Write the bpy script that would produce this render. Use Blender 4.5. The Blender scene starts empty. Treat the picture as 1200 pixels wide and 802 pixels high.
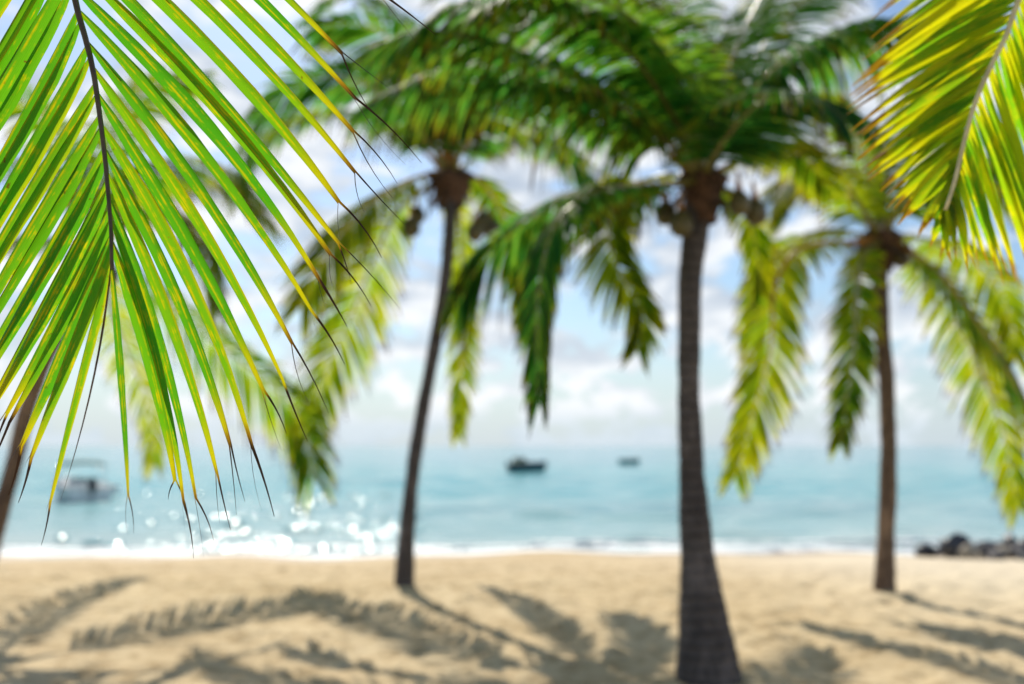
import bpy, math, random
import numpy as np
from mathutils import Vector as V, Matrix, noise as mnoise

random.seed(7)
R = math.radians
sc = bpy.context.scene
COL = sc.collection

# ------------------------------------------------------------------ camera
CAM_H, F = 1.7, 1167.0
PITCH = math.atan((522 - 401) / F)
cam_d = bpy.data.cameras.new('camera')
cam = bpy.data.objects.new('camera', cam_d)
COL.objects.link(cam)
cam.location = (0, 0, CAM_H)
cam.rotation_euler = (R(90) + PITCH, 0, 0)
cam_d.sensor_width = 36.0
cam_d.lens = 36.0 * F / 1200.0
cam_d.clip_start, cam_d.clip_end = 0.05, 40000
cam_d.dof.use_dof = True
cam_d.dof.focus_distance = 1.62
cam_d.dof.aperture_fstop = 1.9
sc.camera = cam
cP, sP = math.cos(PITCH), math.sin(PITCH)


def ray(px, py):
    x, u = (px - 600) / F, (401 - py) / F
    return V((x, cP - u * sP, sP + u * cP))


def P(px, py, Y):
    d = ray(px, py)
    return V((0, 0, CAM_H)) + d * (Y / d.y)


def G(px, py, z=0.0):
    d = ray(px, py)
    return V((0, 0, CAM_H)) + d * ((z - CAM_H) / d.z)


# ------------------------------------------------------------------ light
SUN_EL, SUN_AZ = R(43), R(-14)            # azimuth from +Y towards +X
sun_dir = V((math.sin(SUN_AZ) * math.cos(SUN_EL), math.cos(SUN_AZ) * math.cos(SUN_EL), math.sin(SUN_EL)))
sd = bpy.data.lights.new('sun', 'SUN')
sd.energy, sd.angle, sd.color = 5.0, R(0.5), (1.0, 0.93, 0.80)
so = bpy.data.objects.new('sun', sd)
COL.objects.link(so)
so.rotation_euler = (-sun_dir).to_track_quat('-Z', 'Y').to_euler()
so.location = (0, 0, 30)


# ------------------------------------------------------------------ node helper
class NT:
    def __init__(self, tree):
        self.t = tree
        tree.nodes.clear()

    def n(self, kind, **kw):
        nd = self.t.nodes.new(kind)
        for k, v in kw.items():
            if k.startswith('i_'):
                key = k[2:]
                key = int(key) if key.isdigit() else key.replace('_', ' ')
                nd.inputs[key].default_value = v
            else:
                setattr(nd, k, v)
        return nd

    def l(self, a, b):
        self.t.links.new(a, b)

    def val(self, sock, x):
        if hasattr(x, 'is_output') or isinstance(x, bpy.types.NodeSocket):
            self.l(x, sock)
        else:
            sock.default_value = x

    def math(self, op, a, b=0.0, clamp=False):
        nd = self.t.nodes.new('ShaderNodeMath')
        nd.operation = op
        nd.use_clamp = clamp
        self.val(nd.inputs[0], a)
        self.val(nd.inputs[1], b)
        return nd.outputs[0]

    def mix(self, f, a, b, blend='MIX'):
        nd = self.t.nodes.new('ShaderNodeMix')
        nd.data_type = 'RGBA'
        nd.blend_type = blend
        self.val(nd.inputs[0], f)
        for s, x in ((nd.inputs[6], a), (nd.inputs[7], b)):
            self.val(s, (*x, 1.0) if isinstance(x, tuple) and len(x) == 3 else x)
        return nd.outputs[2]

    def ramp(self, f, a, b, lo=0.0, hi=1.0, smooth=True):
        nd = self.t.nodes.new('ShaderNodeMapRange')
        nd.interpolation_type = 'SMOOTHSTEP' if smooth else 'LINEAR'
        nd.clamp = True
        self.val(nd.inputs[0], f)
        nd.inputs[1].default_value, nd.inputs[2].default_value = a, b
        nd.inputs[3].default_value, nd.inputs[4].default_value = lo, hi
        return nd.outputs[0]

    def noise(self, vec, scale, detail=4, rough=0.55, dist=0.0):
        nd = self.n('ShaderNodeTexNoise')
        nd.inputs['Scale'].default_value = scale
        nd.inputs['Detail'].default_value = detail
        nd.inputs['Roughness'].default_value = rough
        nd.inputs['Distortion'].default_value = dist
        if vec is not None:
            self.l(vec, nd.inputs['Vector'])
        return nd.outputs['Fac']

    def mapping(self, vec, scale=(1, 1, 1), loc=(0, 0, 0)):
        nd = self.n('ShaderNodeMapping')
        nd.inputs['Scale'].default_value = scale
        nd.inputs['Location'].default_value = loc
        self.l(vec, nd.inputs['Vector'])
        return nd.outputs[0]


def mat(name):
    m = bpy.data.materials.new(name)
    m.use_nodes = True
    return m, NT(m.node_tree)


def simple(name, col, rough=0.5, metal=0.0, var=0.15, scale=12.0, bump=0.0):
    m, t = mat(name)
    out = t.n('ShaderNodeOutputMaterial')
    b = t.n('ShaderNodeBsdfPrincipled')
    tc = t.n('ShaderNodeTexCoord')
    nz = t.noise(tc.outputs['Object'], scale, 5)
    dark = tuple(c * (1 - var) for c in col)
    lite = tuple(min(1, c * (1 + var)) for c in col)
    t.l(t.mix(t.ramp(nz, .3, .7), dark, lite), b.inputs['Base Color'])
    b.inputs['Roughness'].default_value = rough
    b.inputs['Metallic'].default_value = metal
    if bump:
        bp = t.n('ShaderNodeBump')
        bp.inputs['Strength'].default_value = bump
        bp.inputs['Distance'].default_value = 0.02
        t.l(nz, bp.inputs['Height'])
        t.l(bp.outputs[0], b.inputs['Normal'])
    t.l(b.outputs[0], out.inputs[0])
    return m


# ------------------------------------------------------------------ world
w = bpy.data.worlds.new('World')
sc.world = w
w.use_nodes = True
t = NT(w.node_tree)
wo = t.n('ShaderNodeOutputWorld')
bg = t.n('ShaderNodeBackground')
bg.inputs['Strength'].default_value = 0.1
sky = t.n('ShaderNodeTexSky')
sky.sky_type = 'NISHITA'
sky.sun_disc = False
sky.sun_elevation = SUN_EL
sky.sun_rotation = SUN_AZ
sky.air_density, sky.dust_density, sky.ozone_density = 1.0, 1.0, 1.5
tc = t.n('ShaderNodeTexCoord')
sep = t.n('ShaderNodeSeparateXYZ')
t.l(tc.outputs['Generated'], sep.inputs[0])
z = sep.outputs[2]
lowv = t.mapping(tc.outputs['Generated'], (7.5, 7.5, 17.0), (0.3, 1.7, 0.35))
low = t.noise(lowv, 1.0, 9, 0.56, 0.25)
lowv2 = t.mapping(tc.outputs['Generated'], (7.5, 7.5, 17.0), (0.36, 1.62, 0.05))
low2 = t.noise(lowv2, 1.0, 9, 0.56, 0.25)
puffv = t.mapping(tc.outputs['Generated'], (19, 19, 34.0), (0.9, .2, 0.1))
puff = t.noise(puffv, 1.0, 8, 0.58, 0.2)
lowm = t.ramp(z, .05, .16)
pm = t.n('ShaderNodeMix')
t.l(lowm, pm.inputs[0]); t.l(puff, pm.inputs[2]); t.l(low, pm.inputs[3])
low = pm.outputs[0]
den = t.math('SUBTRACT', t.math('ADD', low, t.ramp(z, .0, .3, .0, .03)), t.ramp(z, .42, .75, 0, .3))
cov = t.ramp(den, .455, .55)
shade = t.ramp(t.math('SUBTRACT', low2, low), -.12, .10)
ccol = t.mix(shade, (10.2, 10.4, 10.6), (5.4, 6.2, 7.3))
base = t.mix(1.0, sky.outputs[0], (.86, 1.02, 1.14), 'MULTIPLY')
c1 = t.mix(t.math('MULTIPLY', cov, .93), base, ccol)
hz = t.ramp(z, -0.02, .15, .85, 0.0)       # pale marine air low over the water
hzc = t.mix(t.math('MULTIPLY', cov, t.ramp(z, .015, .05)), (6.5, 7.7, 8.6), (10.2, 10.5, 10.8))
c2 = t.mix(hz, c1, hzc)
t.l(c2, bg.inputs['Color'])
t.l(bg.outputs[0], wo.inputs[0])

# ------------------------------------------------------------------ materials


def leaf_mat(name, green, yellow, trans, trans_y, ybias, tips=True, fac=.5, blotch=26.0, rough=.36, spec=.45):
    m, t = mat(name)
    out = t.n('ShaderNodeOutputMaterial')
    uv = t.n('ShaderNodeUVMap')
    uv.uv_map = 'uv'
    s = t.n('ShaderNodeSeparateXYZ')
    t.l(uv.outputs[0], s.inputs[0])
    u, v = s.outputs[0], s.outputs[1]
    at = t.n('ShaderNodeAttribute')
    at.attribute_name = 'tint'
    tint = at.outputs['Fac']
    geo = t.n('ShaderNodeTexCoord')
    nz = t.noise(geo.outputs['Object'], blotch, 5, .6)
    cmb = t.n('ShaderNodeCombineXYZ')
    t.l(t.math('MULTIPLY', u, 5.0), cmb.inputs[0])
    t.l(t.math('MULTIPLY', v, 4.0), cmb.inputs[1])
    t.l(t.math('MULTIPLY', tint, 91.0), cmb.inputs[2])
    streak = t.noise(cmb.outputs[0], 1.4, 5, .62)
    # yellow: blotches, one margin, the midrib, the outer end of the blade
    yb = t.ramp(t.math('ADD', t.math('MULTIPLY', streak, .6), t.math('MULTIPLY', nz, .5)), .57 - ybias, .72 - ybias * .4)
    mid = t.math('MULTIPLY', t.ramp(t.math('ABSOLUTE', t.math('SUBTRACT', u, .5)), .02, .11, .8, 0), t.ramp(nz, .35, .6))
    edge = t.math('MULTIPLY', t.ramp(t.math('ADD', u, t.math('MULTIPLY', streak, .25)), .36, .14, 0, .7), t.ramp(tint, .4, .75))
    yb = t.math('MAXIMUM', yb, t.math('MAXIMUM', mid, edge), True)
    yv = t.ramp(t.math('ADD', v, t.math('MULTIPLY', streak, .12)), .70, .88, 0, .8) if tips else 0.0
    yb = t.math('MAXIMUM', yb, yv, True)
    gcol = t.mix(tint, green, tuple(c * k for c, k in zip(green, (1.9, 1.35, .8))))
    tcol = t.mix(tint, tuple(c * k for c, k in zip(trans, (.6, .82, 1.6))), tuple(c * k for c, k in zip(trans, (2.4, 1.12, .8))))
    c = t.mix(yb, gcol, yellow)
    tr = t.mix(yb, tcol, trans_y)
    vein = t.ramp(t.math('SINE', t.math('ADD', t.math('MULTIPLY', u, 95.0), t.math('MULTIPLY', streak, 8.0))), .2, 1.0, 0, .22)
    c = t.mix(vein, c, (.01, .04, .006))
    tr = t.mix(vein, tr, (.05, .22, .004))
    # rusty fleck and brown dried end
    fl = t.ramp(t.noise(geo.outputs['Object'], blotch * 5, 3, .6), .66, .72)
    c = t.mix(t.math('MULTIPLY', fl, .5), c, (.2, .06, .01))
    tr = t.mix(t.math('MULTIPLY', fl, .5), tr, (.35, .12, .01))
    sp_ = t.math('MULTIPLY', t.ramp(t.noise(geo.outputs['Object'], blotch * 1.9, 4, .7), .685, .72), .8)
    c = t.mix(sp_, c, (.09, .035, .012))
    tr = t.mix(sp_, tr, (.16, .06, .01))
    if tips:
        ve = t.math('ADD', v, t.math('ADD', t.math('MULTIPLY', t.math('SUBTRACT', t.math('FRACT', t.math('MULTIPLY', tint, 37.0)), .5), .11), t.math('MULTIPLY', t.math('SUBTRACT', streak, .5), .14)))
        o_ = t.ramp(ve, .815, .86, 0, .85)
        b_ = t.math('MAXIMUM', t.ramp(ve, .855, .89), t.ramp(v, .87, .89)) if tips is True else 0.0
        c = t.mix(b_, t.mix(o_, c, (.13, .05, .008)), (.022, .015, .012))
        tr = t.mix(b_, t.mix(o_, tr, (.32, .13, .01)), (.03, .016, .01))
    pr = t.n('ShaderNodeBsdfPrincipled')
    t.l(c, pr.inputs['Base Color'])
    pr.inputs['Roughness'].default_value = rough
    pr.inputs['Specular IOR Level'].default_value = spec
    tl = t.n('ShaderNodeBsdfTranslucent')
    t.l(tr, tl.inputs['Color'])
    bmp = t.n('ShaderNodeBump')
    bmp.inputs['Strength'].default_value = .25
    bmp.inputs['Distance'].default_value = .002
    wv = t.math('SINE', t.math('MULTIPLY', u, 60.0))
    t.l(wv, bmp.inputs['Height'])
    t.l(bmp.outputs[0], pr.inputs['Normal'])
    mx = t.n('ShaderNodeMixShader')
    mx.inputs[0].default_value = fac
    t.l(pr.outputs[0], mx.inputs[1])
    t.l(tl.outputs[0], mx.inputs[2])
    t.l(mx.outputs[0], out.inputs[0])
    return m


M = {}
M['leaf_near'] = leaf_mat('leaf_near', (.012, .11, .012), (.22, .19, .004), (.135, .57, .006), (.88, .70, .003), -.01, True, .54, 30., .42, .16)
M['leaf_side'] = leaf_mat('leaf_side', (.05, .12, .008), (.24, .21, .008), (.34, .70, .006), (.92, .82, .006), .03, 'soft', .66, 22., .45, .2)
M['leaf_palm'] = leaf_mat('leaf_palm', (.009, .060, .015), (.15, .15, .008), (.22, .56, .012), (.80, .72, .008), .02, True, .56, 3., .55, .08)
M['leaf_shade'] = leaf_mat('leaf_shade', (.008, .065, .020), (.10, .13, .010), (.11, .50, .035), (.55, .58, .014), -.03, True, .52, 3., .55, .08)  # deeper green copy of leaf_palm, crown shade put into its colour
M['midrib'] = simple('midrib', (.16, .15, .035), .33, 0, .3, 30)
M['midrib_dark'] = simple('midrib_dark', (.055, .042, .03), .45, 0, .35, 40)
M['midrib_pale'] = simple('midrib_pale', (.58, .54, .32), .22, 0, .2, 30)
M['coconut_husk'] = simple('coconut_husk', (.085, .075, .025), .45, 0, .5, 9)
M['fibre'] = simple('fibre', (.085, .045, .026), .9, 0, .6, 14, .5)
M['stalk'] = simple('stalk', (.34, .16, .03), .5, 0, .4, 7)
M['hull_white'] = simple('hull_white', (.84, .86, .87), .3, 0, .05, 2)
M['hull_teal'] = simple('hull_teal', (.012, .085, .11), .35, 0, .2, 2)
M['hull_green'] = simple('hull_green', (.05, .22, .21), .4, 0, .2, 2)
M['boat_grey'] = simple('boat_grey', (.36, .40, .44), .5, 0, .15, 3)
M['boat_dark'] = simple('boat_dark', (.018, .022, .03), .4, 0, .2, 3)
M['canvas'] = simple('canvas', (.04, .20, .21), .8, 0, .1, 4)
M['alloy'] = simple('alloy', (.62, .64, .66), .3, .8, .05, 4)
M['boat_tan'] = simple('boat_tan', (.45, .36, .22), .6, 0, .15, 3)
M['rock_dark'] = simple('rock_dark', (.040, .042, .048), .4, 0, .45, 5, .7)
M['rock_pale'] = simple('rock_pale', (.42, .36, .27), .8, 0, .3, 5, .6)
M['rock_grey'] = simple('rock_grey', (.14, .135, .14), .8, 0, .35, 5, .7)

# tinted glass for windscreens
m, t = mat('boat_glass')
o_ = t.n('ShaderNodeOutputMaterial')
b = t.n('ShaderNodeBsdfPrincipled')
b.inputs['Base Color'].default_value = (.25, .35, .38, 1)
b.inputs['Transmission Weight'].default_value = .7
b.inputs['Roughness'].default_value = .08
t.l(b.outputs[0], o_.inputs[0])
M['boat_glass'] = m


def bark_mat(name, dark, lite):
    m, t = mat(name)
    out = t.n('ShaderNodeOutputMaterial')
    b = t.n('ShaderNodeBsdfPrincipled')
    uv = t.n('ShaderNodeUVMap')
    uv.uv_map = 'uv'
    s = t.n('ShaderNodeSeparateXYZ')
    t.l(uv.outputs[0], s.inputs[0])
    tc = t.n('ShaderNodeTexCoord')
    n1 = t.noise(tc.outputs['Object'], 7, 6, .6)
    n2 = t.noise(t.mapping(tc.outputs['Object'], (26, 26, 5)), 1.0, 6, .65)
    ring = t.math('SINE', t.math('ADD', t.math('MULTIPLY', s.outputs[1], 2 * math.pi / .085), t.math('MULTIPLY', n1, 5.0)))
    rg = t.ramp(ring, .35, .98)
    c = t.mix(t.ramp(n1, .3, .7), dark, lite)
    c = t.mix(t.math('MULTIPLY', t.math('MULTIPLY', rg, .6), t.ramp(n2, .35, .6)), c, tuple(x * .4 for x in dark))
    n5 = t.noise(t.mapping(tc.outputs['Object'], (6, 6, 2.2), (3, 1, 7)), 1.0, 6, .65)
    c = t.mix(t.ramp(n5, .52, .66, 0, .6), c, tuple(min(1, x * 1.9) for x in lite))
    c = t.mix(t.ramp(n5, .46, .34, 0, .6), c, tuple(x * .5 for x in dark))
    c = t.mix(t.math('MULTIPLY', t.ramp(n2, .5, .75), .45), c, tuple(min(1, x * 1.5) for x in lite))
    t.l(c, b.inputs['Base Color'])
    b.inputs['Roughness'].default_value = .8
    bp = t.n('ShaderNodeBump')
    bp.inputs['Strength'].default_value = .8
    bp.inputs['Distance'].default_value = .015
    t.l(t.math('SUBTRACT', n2, rg), bp.inputs['Height'])
    t.l(bp.outputs[0], b.inputs['Normal'])
    t.l(b.outputs[0], out.inputs[0])
    return m


M['bark'] = bark_mat('bark', (.052, .044, .044), (.105, .090, .086))
M['bark_warm'] = bark_mat('bark_warm', (.095, .062, .045), (.19, .13, .09))

# sand
m, t = mat('sand')
out = t.n('ShaderNodeOutputMaterial')
b = t.n('ShaderNodeBsdfPrincipled')
tc = t.n('ShaderNodeTexCoord')
ob = tc.outputs['Object']
sp = t.n('ShaderNodeSeparateXYZ')
t.l(ob, sp.inputs[0])
n1 = t.noise(ob, .6, 5, .6)
n2 = t.noise(ob, 5.5, 7, .68)
n3 = t.noise(ob, 70, 4, .7)
c = t.mix(t.ramp(n1, .3, .7), (.57, .43, .245), (.70, .555, .345))
c = t.mix(t.ramp(n2, .46, .60, 0, .65), c, (.38, .26, .125))
c = t.mix(t.ramp(n3, .55, .75, 0, .3), c, (.28, .20, .12))
# dark bits of dried weed and husk
n4 = t.noise(t.mapping(ob, (3.2, 7.0, 1)), 1.0, 6, .7)
c = t.mix(t.ramp(n4, .66, .74, 0, .55), c, (.17, .12, .07))
# paler sand towards the right, further from the camera
c = t.mix(t.math('MULTIPLY', t.ramp(sp.outputs[0], 1.5, 7), t.ramp(sp.outputs[1], 7, 13, 0, .75)), c, (.76, .66, .50))
# sand stays wet where the waves run up
wet = t.ramp(t.math('ADD', sp.outputs[2], t.math('MULTIPLY', n1, .12)), -.50, -.64)
c = t.mix(t.math('MULTIPLY', wet, .8), c, (.36, .26, .155))
t.l(c, b.inputs['Base Color'])
t.l(t.math('SUBTRACT', .92, t.math('MULTIPLY', wet, .45)), b.inputs['Roughness'])
b.inputs['Specular IOR Level'].default_value = .25
bp = t.n('ShaderNodeBump')
bp.inputs['Strength'].default_value = .7
bp.inputs['Distance'].default_value = .03
t.l(t.math('ADD', n2, t.math('MULTIPLY', n3, .25)), bp.inputs['Height'])
t.l(bp.outputs[0], b.inputs['Normal'])
t.l(b.outputs[0], out.inputs[0])
M['sand'] = m

# sea water: pale turquoise shallows over sand, patches of reef, deeper further out
m, t = mat('sea_water')
out = t.n('ShaderNodeOutputMaterial')
b = t.n('ShaderNodeBsdfPrincipled')
tc = t.n('ShaderNodeTexCoord')
ob = tc.outputs['Object']
sp = t.n('ShaderNodeSeparateXYZ')
t.l(ob, sp.inputs[0])
y = sp.outputs[1]
pn = t.noise(t.mapping(ob, (.022, .05, 1)), 1.0, 5, .6, .4)
yy = t.math('ADD', y, t.math('MULTIPLY', t.math('SUBTRACT', pn, .5), 26.0))
c = t.mix(t.ramp(yy, 24, 33), (.46, .56, .53), (.27, .47, .47))
c = t.mix(t.ramp(yy, 33, 60), c, (.085, .39, .42))
c = t.mix(t.ramp(yy, 70, 200), c, (.06, .31, .38))
c = t.mix(t.ramp(y, 400, 2500), c, (.03, .16, .25))
pn2 = t.noise(t.mapping(ob, (.03, .09, 1), (7, 3, 0)), 1.0, 5, .6, .3)
c = t.mix(t.math('MULTIPLY', t.ramp(pn2, .52, .66, 0, .55), t.ramp(y, 30, 45)), c, (.03, .22, .27))
t.l(c, b.inputs['Base Color'])
b.inputs['Roughness'].default_value = .11
b.inputs['Specular IOR Level'].default_value = .2
b.inputs['IOR'].default_value = 1.333
bp = t.n('ShaderNodeBump')
bp.inputs['Strength'].default_value = .4
bp.inputs['Distance'].default_value = .12
w1 = t.noise(t.mapping(ob, (1.6, 3.2, 1)), 1.0, 5, .6, .5)
w2 = t.noise(t.mapping(ob, (.25, .6, 1)), 1.0, 4, .6)
t.l(t.math('ADD', w1, t.math('MULTIPLY', w2, 2.0)), bp.inputs['Height'])
t.l(bp.outputs[0], b.inputs['Normal'])
t.l(b.outputs[0], out.inputs[0])
M['sea'] = m

M['ripple'] = simple('ripple', (.2, .45, .46), .17, 0, .1, 2)
m, t = mat('sea_foam')
out = t.n('ShaderNodeOutputMaterial')
b = t.n('ShaderNodeBsdfPrincipled')
tc = t.n('ShaderNodeTexCoord')
n1 = t.noise(tc.outputs['Object'], 6, 6, .65)
t.l(t.mix(t.ramp(n1, .35, .6), (.72, .80, .80), (.93, .94, .94)), b.inputs['Base Color'])
b.inputs['Roughness'].default_value = .35
bp = t.n('ShaderNodeBump')
bp.inputs['Strength'].default_value = .8
bp.inputs['Distance'].default_value = .08
t.l(t.noise(tc.outputs['Object'], 9, 5, .65), bp.inputs['Height'])
t.l(bp.outputs[0], b.inputs['Normal'])
t.l(b.outputs[0], out.inputs[0])
M['foam'] = m


# ------------------------------------------------------------------ mesh helpers
class MB:
    """collects vertices, faces, one uv and one tint value per vertex"""

    def __init__(self):
        self.v, self.f, self.uv, self.t = [], [], [], []

    def add(self, p, uv=(0, 0), tint=0.0):
        self.v.append(tuple(p))
        self.uv.append(uv)
        self.t.append(tint)
        return len(self.v) - 1

    def build(self, name, material, parent=None, smooth=True):
        org = V((0, 0, 0))
        if parent is not None:
            p = parent
            while p is not None:
                org += p.location
                p = p.parent
        me = bpy.data.meshes.new(name)
        me.from_pydata([(a - org.x, b - org.y, c - org.z) for a, b, c in self.v], [], self.f)
        lay = me.uv_layers.new(name='uv')
        idx = np.empty(len(me.loops), dtype=np.int32)
        me.loops.foreach_get('vertex_index', idx)
        lay.data.foreach_set('uv', np.array(self.uv, dtype=np.float32)[idx].ravel())
        a = me.attributes.new('tint', 'FLOAT', 'POINT')
        a.data.foreach_set('value', np.array(self.t, dtype=np.float32))
        if smooth:
            me.polygons.foreach_set('use_smooth', [True] * len(me.polygons))
        me.materials.append(material)
        o = bpy.data.objects.new(name, me)
        COL.objects.link(o)
        o.parent = parent
        return o

    def box(self, c, s, rz=0.0):
        c = V(c)
        q = Matrix.Rotation(rz, 3, 'Z')
        i = [self.add(c + q @ V((x * s[0] / 2, y_ * s[1] / 2, z_ * s[2] / 2))) for x in (-1, 1) for y_ in (-1, 1) for z_ in (-1, 1)]
        for f in ((0, 1, 3, 2), (4, 6, 7, 5), (0, 4, 5, 1), (2, 3, 7, 6), (0, 2, 6, 4), (1, 5, 7, 3)):
            self.f.append(tuple(i[k] for k in f))

    def tube(self, pts, radii, n=10, caps=True, rings=None, tint=0.0, flat=1.0):
        fr = frames(pts)
        length, rows = 0.0, []
        for k, p in enumerate(pts):
            if k:
                length += (p - pts[k - 1]).length
            T, S, U = fr[k]
            r = radii[k]
            row = []
            for j in range(n + 1):
                a = 2 * math.pi * j / n
                row.append(self.add(p + S * (r * math.cos(a)) + U * (r * flat * math.sin(a)), (j / n, length), tint))
            rows.append(row)
        for a, b2 in zip(rows, rows[1:]):
            for j in range(n):
                self.f.append((a[j], a[j + 1], b2[j + 1], b2[j]))
        if caps:
            self.f.append(tuple(reversed(rows[0][:-1])))
            self.f.append(tuple(rows[-1][:-1]))


def catmull(pts, n):
    pts = [V(p) for p in pts]
    ext = [pts[0] * 2 - pts[1]] + pts + [pts[-1] * 2 - pts[-2]]
    dense = []
    for i in range(1, len(ext) - 2):
        p0, p1, p2, p3 = ext[i - 1:i + 3]
        for k in range(24):
            u = k / 24
            dense.append(.5 * ((2 * p1) + (p2 - p0) * u + (2 * p0 - 5 * p1 + 4 * p2 - p3) * u * u + (3 * p1 - p0 - 3 * p2 + p3) * u ** 3))
    dense.append(pts[-1])
    cum = [0.0]
    for a, b2 in zip(dense, dense[1:]):
        cum.append(cum[-1] + (b2 - a).length)
    res, j = [], 0
    for k in range(n):
        d = cum[-1] * k / (n - 1)
        while j < len(cum) - 2 and cum[j + 1] < d:
            j += 1
        f = (d - cum[j]) / max(1e-9, cum[j + 1] - cum[j])
        res.append(dense[j].lerp(dense[j + 1], min(1, max(0, f))))
    return res


def frames(pts, side=None):
    res, S = [], None
    for k in range(len(pts)):
        T = (pts[min(k + 1, len(pts) - 1)] - pts[max(k - 1, 0)]).normalized()
        if S is None:
            if side is not None:
                S = side - T * side.dot(T)
            else:
                S = T.cross(V((0, 0, 1)))
                if S.length < .05:
                    S = V((1, 0, 0)) - T * T.x
        else:
            S = S - T * S.dot(T)
        S = S.normalized()
        res.append((T, S, S.cross(T).normalized()))
    return res


WPROF = [(0, .30), (.06, .62), (.18, .95), (.35, 1.0), (.55, .84), (.75, .52), (.88, .24), (1.0, .07)]


def wprof(v):
    for (a, x), (b2, y_) in zip(WPROF, WPROF[1:]):
        if v <= b2:
            return x + (y_ - x) * (v - a) / (b2 - a)
    return WPROF[-1][1]


def leaflet(mb, p0, p1, p2, N, width, nseg=7, fold=R(35), twist=0.0, tint=0.0, fray=False, rng=random):
    """one folded blade from p0 by p1 to p2, N = the side its ridge faces"""
    vend = .86 if fray else 1.0
    rows = []
    for k in range(nseg + 1):
        v = vend * k / nseg
        p = p0 * (1 - v) ** 2 + p1 * (2 * v * (1 - v)) + p2 * v * v
        T = ((p1 - p0) * (1 - v) + (p2 - p1) * v).normalized()
        n = (N - T * N.dot(T)).normalized()
        Wd = T.cross(n)
        a = twist * v
        n2 = n * math.cos(a) + Wd * math.sin(a)
        W2 = T.cross(n2)
        h = width * .5 * wprof(v) * (1 + (.10 * mnoise.noise(V((p0.z * 40, v * 9, 2.5))) if nseg > 8 else 0))
        cf, sf = math.cos(fold), math.sin(fold)
        rows.append((mb.add(p - W2 * h * cf - n2 * h * sf, (0, v), tint), mb.add(p, (.5, v), tint), mb.add(p + W2 * h * cf - n2 * h * sf, (1, v), tint)))
    for a, b2 in zip(rows, rows[1:]):
        mb.f.append((a[0], a[1], b2[1], b2[0]))
        mb.f.append((a[1], a[2], b2[2], b2[1]))
    if fray:                                          # the dried end splits into dark threads
        L = (p2 - p0).length
        pe = V(mb.v[rows[-1][1]])
        for sd_, (i0, i1) in ((-1, (rows[-1][0], rows[-1][1])), (1, (rows[-1][1], rows[-1][2]))):
            if sd_ == 1 and rng.random() < .3:
                tip = pe + (p2 - pe) * rng.uniform(.3, .5)
            else:
                tip = pe + (p2 - pe) * rng.uniform(.85, 1.25)
            tip = tip + W2 * sd_ * L * rng.uniform(.0, .035) + V((0, 0, -1)) * L * rng.uniform(0, .03)
            mid_ = pe.lerp(tip, .5) + W2 * sd_ * L * rng.uniform(-.004, .02)
            prev = (i0, i1)
            a0, a1 = V(mb.v[i0]), V(mb.v[i1])
            cen = (a0 + a1) * .5
            half = (a1 - a0) * .5
            for k in range(1, 6):
                u = k / 5
                c_ = cen * (1 - u) ** 2 + mid_ * (2 * u * (1 - u)) + tip * u * u
                hw = half * (1 - .82 * u)
                cur = (mb.add(c_ - hw, (.1, .86 + .14 * u), tint), mb.add(c_ + hw, (.45, .86 + .14 * u), tint))
                mb.f.append((prev[0], prev[1], cur[1], cur[0]))
                prev = cur


def tag(o, label=None, cat=None, group=None, kind=None):
    for k, x in (('label', label), ('category', cat), ('group', group), ('kind', kind)):
        if x:
            o[k] = x
    return o


def thing(name, loc, label, cat, group=None):
    o = bpy.data.objects.new(name, None)
    COL.objects.link(o)
    o.location = loc
    o.empty_display_size = .2
    return tag(o, label, cat, group)


# ------------------------------------------------------------------ palms
def frond(root, path, n=60, L=.62, W=.035, droop=.55, mat_='leaf_palm', rib='midrib', r0=.03, seed=0, start=.16, side=None, tintb=0.0, lift=.12, ragged=.04, roll=0.0):
    rng = random.Random(seed)
    pts = catmull(path, 36)
    fr = frames(pts, side)
    mb, rb = MB(), MB()
    rb.tube(pts, [r0 * (1 - .86 * (k / 35) ** .7) * (1 + 1.3 * max(0, 1 - k / 5)) for k in range(36)], 7, True, flat=.7)
    for i in range(n):
        for sd_ in (-1, 1):
            if rng.random() < ragged:
                continue
            s = start + (1 - start) * (i + rng.uniform(.2, .8)) / n
            k = s * 35
            k0 = min(34, int(k))
            p = pts[k0].lerp(pts[k0 + 1], k - k0)
            T, S, U = fr[k0]
            if roll:                                   # the wind has turned this frond broadside on
                St = T.cross(V((0, 1, 0))).normalized()
                if St.dot(S) < 0:
                    St = -St
                ra = min(1.0, abs(roll) * s * 1.1)
                S = S * (1 - ra) + St * ra
                S = (S - T * S.dot(T)).normalized()
                U = S.cross(T).normalized()
                if U.z < -.2:
                    U = -U
            q = (s - start) / (1 - start)
            prof = .45 + .55 * math.sin(math.pi * min(1, .15 + q * .78)) if q < .6 else 1.0 - (q - .6) * 1.25
            ln = L * max(.28, prof) * rng.uniform(.85, 1.12)
            a = R(74 - 40 * q + rng.uniform(-8, 8))
            d = (S * (sd_ * math.sin(a)) + T * math.cos(a) + U * lift).normalized()
            dr = droop * rng.uniform(.7, 1.2)
            tip = p + d * ln * (1 - .35 * dr) + V((0, 0, -1)) * ln * dr * .85
            ctl = p + d * ln * .5 + V((0, 0, -.04)) * ln
            nn = (U + V((rng.uniform(-.3, .3), rng.uniform(-.3, .3), rng.uniform(-.1, .3)))).normalized()
            leaflet(mb, p, ctl, tip, nn, W * rng.uniform(.8, 1.15), 5, R(30), rng.uniform(-.5, .5), min(1, max(0, rng.random() * .7 + tintb)), False)
    fo = mb.build('frond', M[mat_], root)
    rb.build('midrib', M[rib], fo)
    return fo


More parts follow.
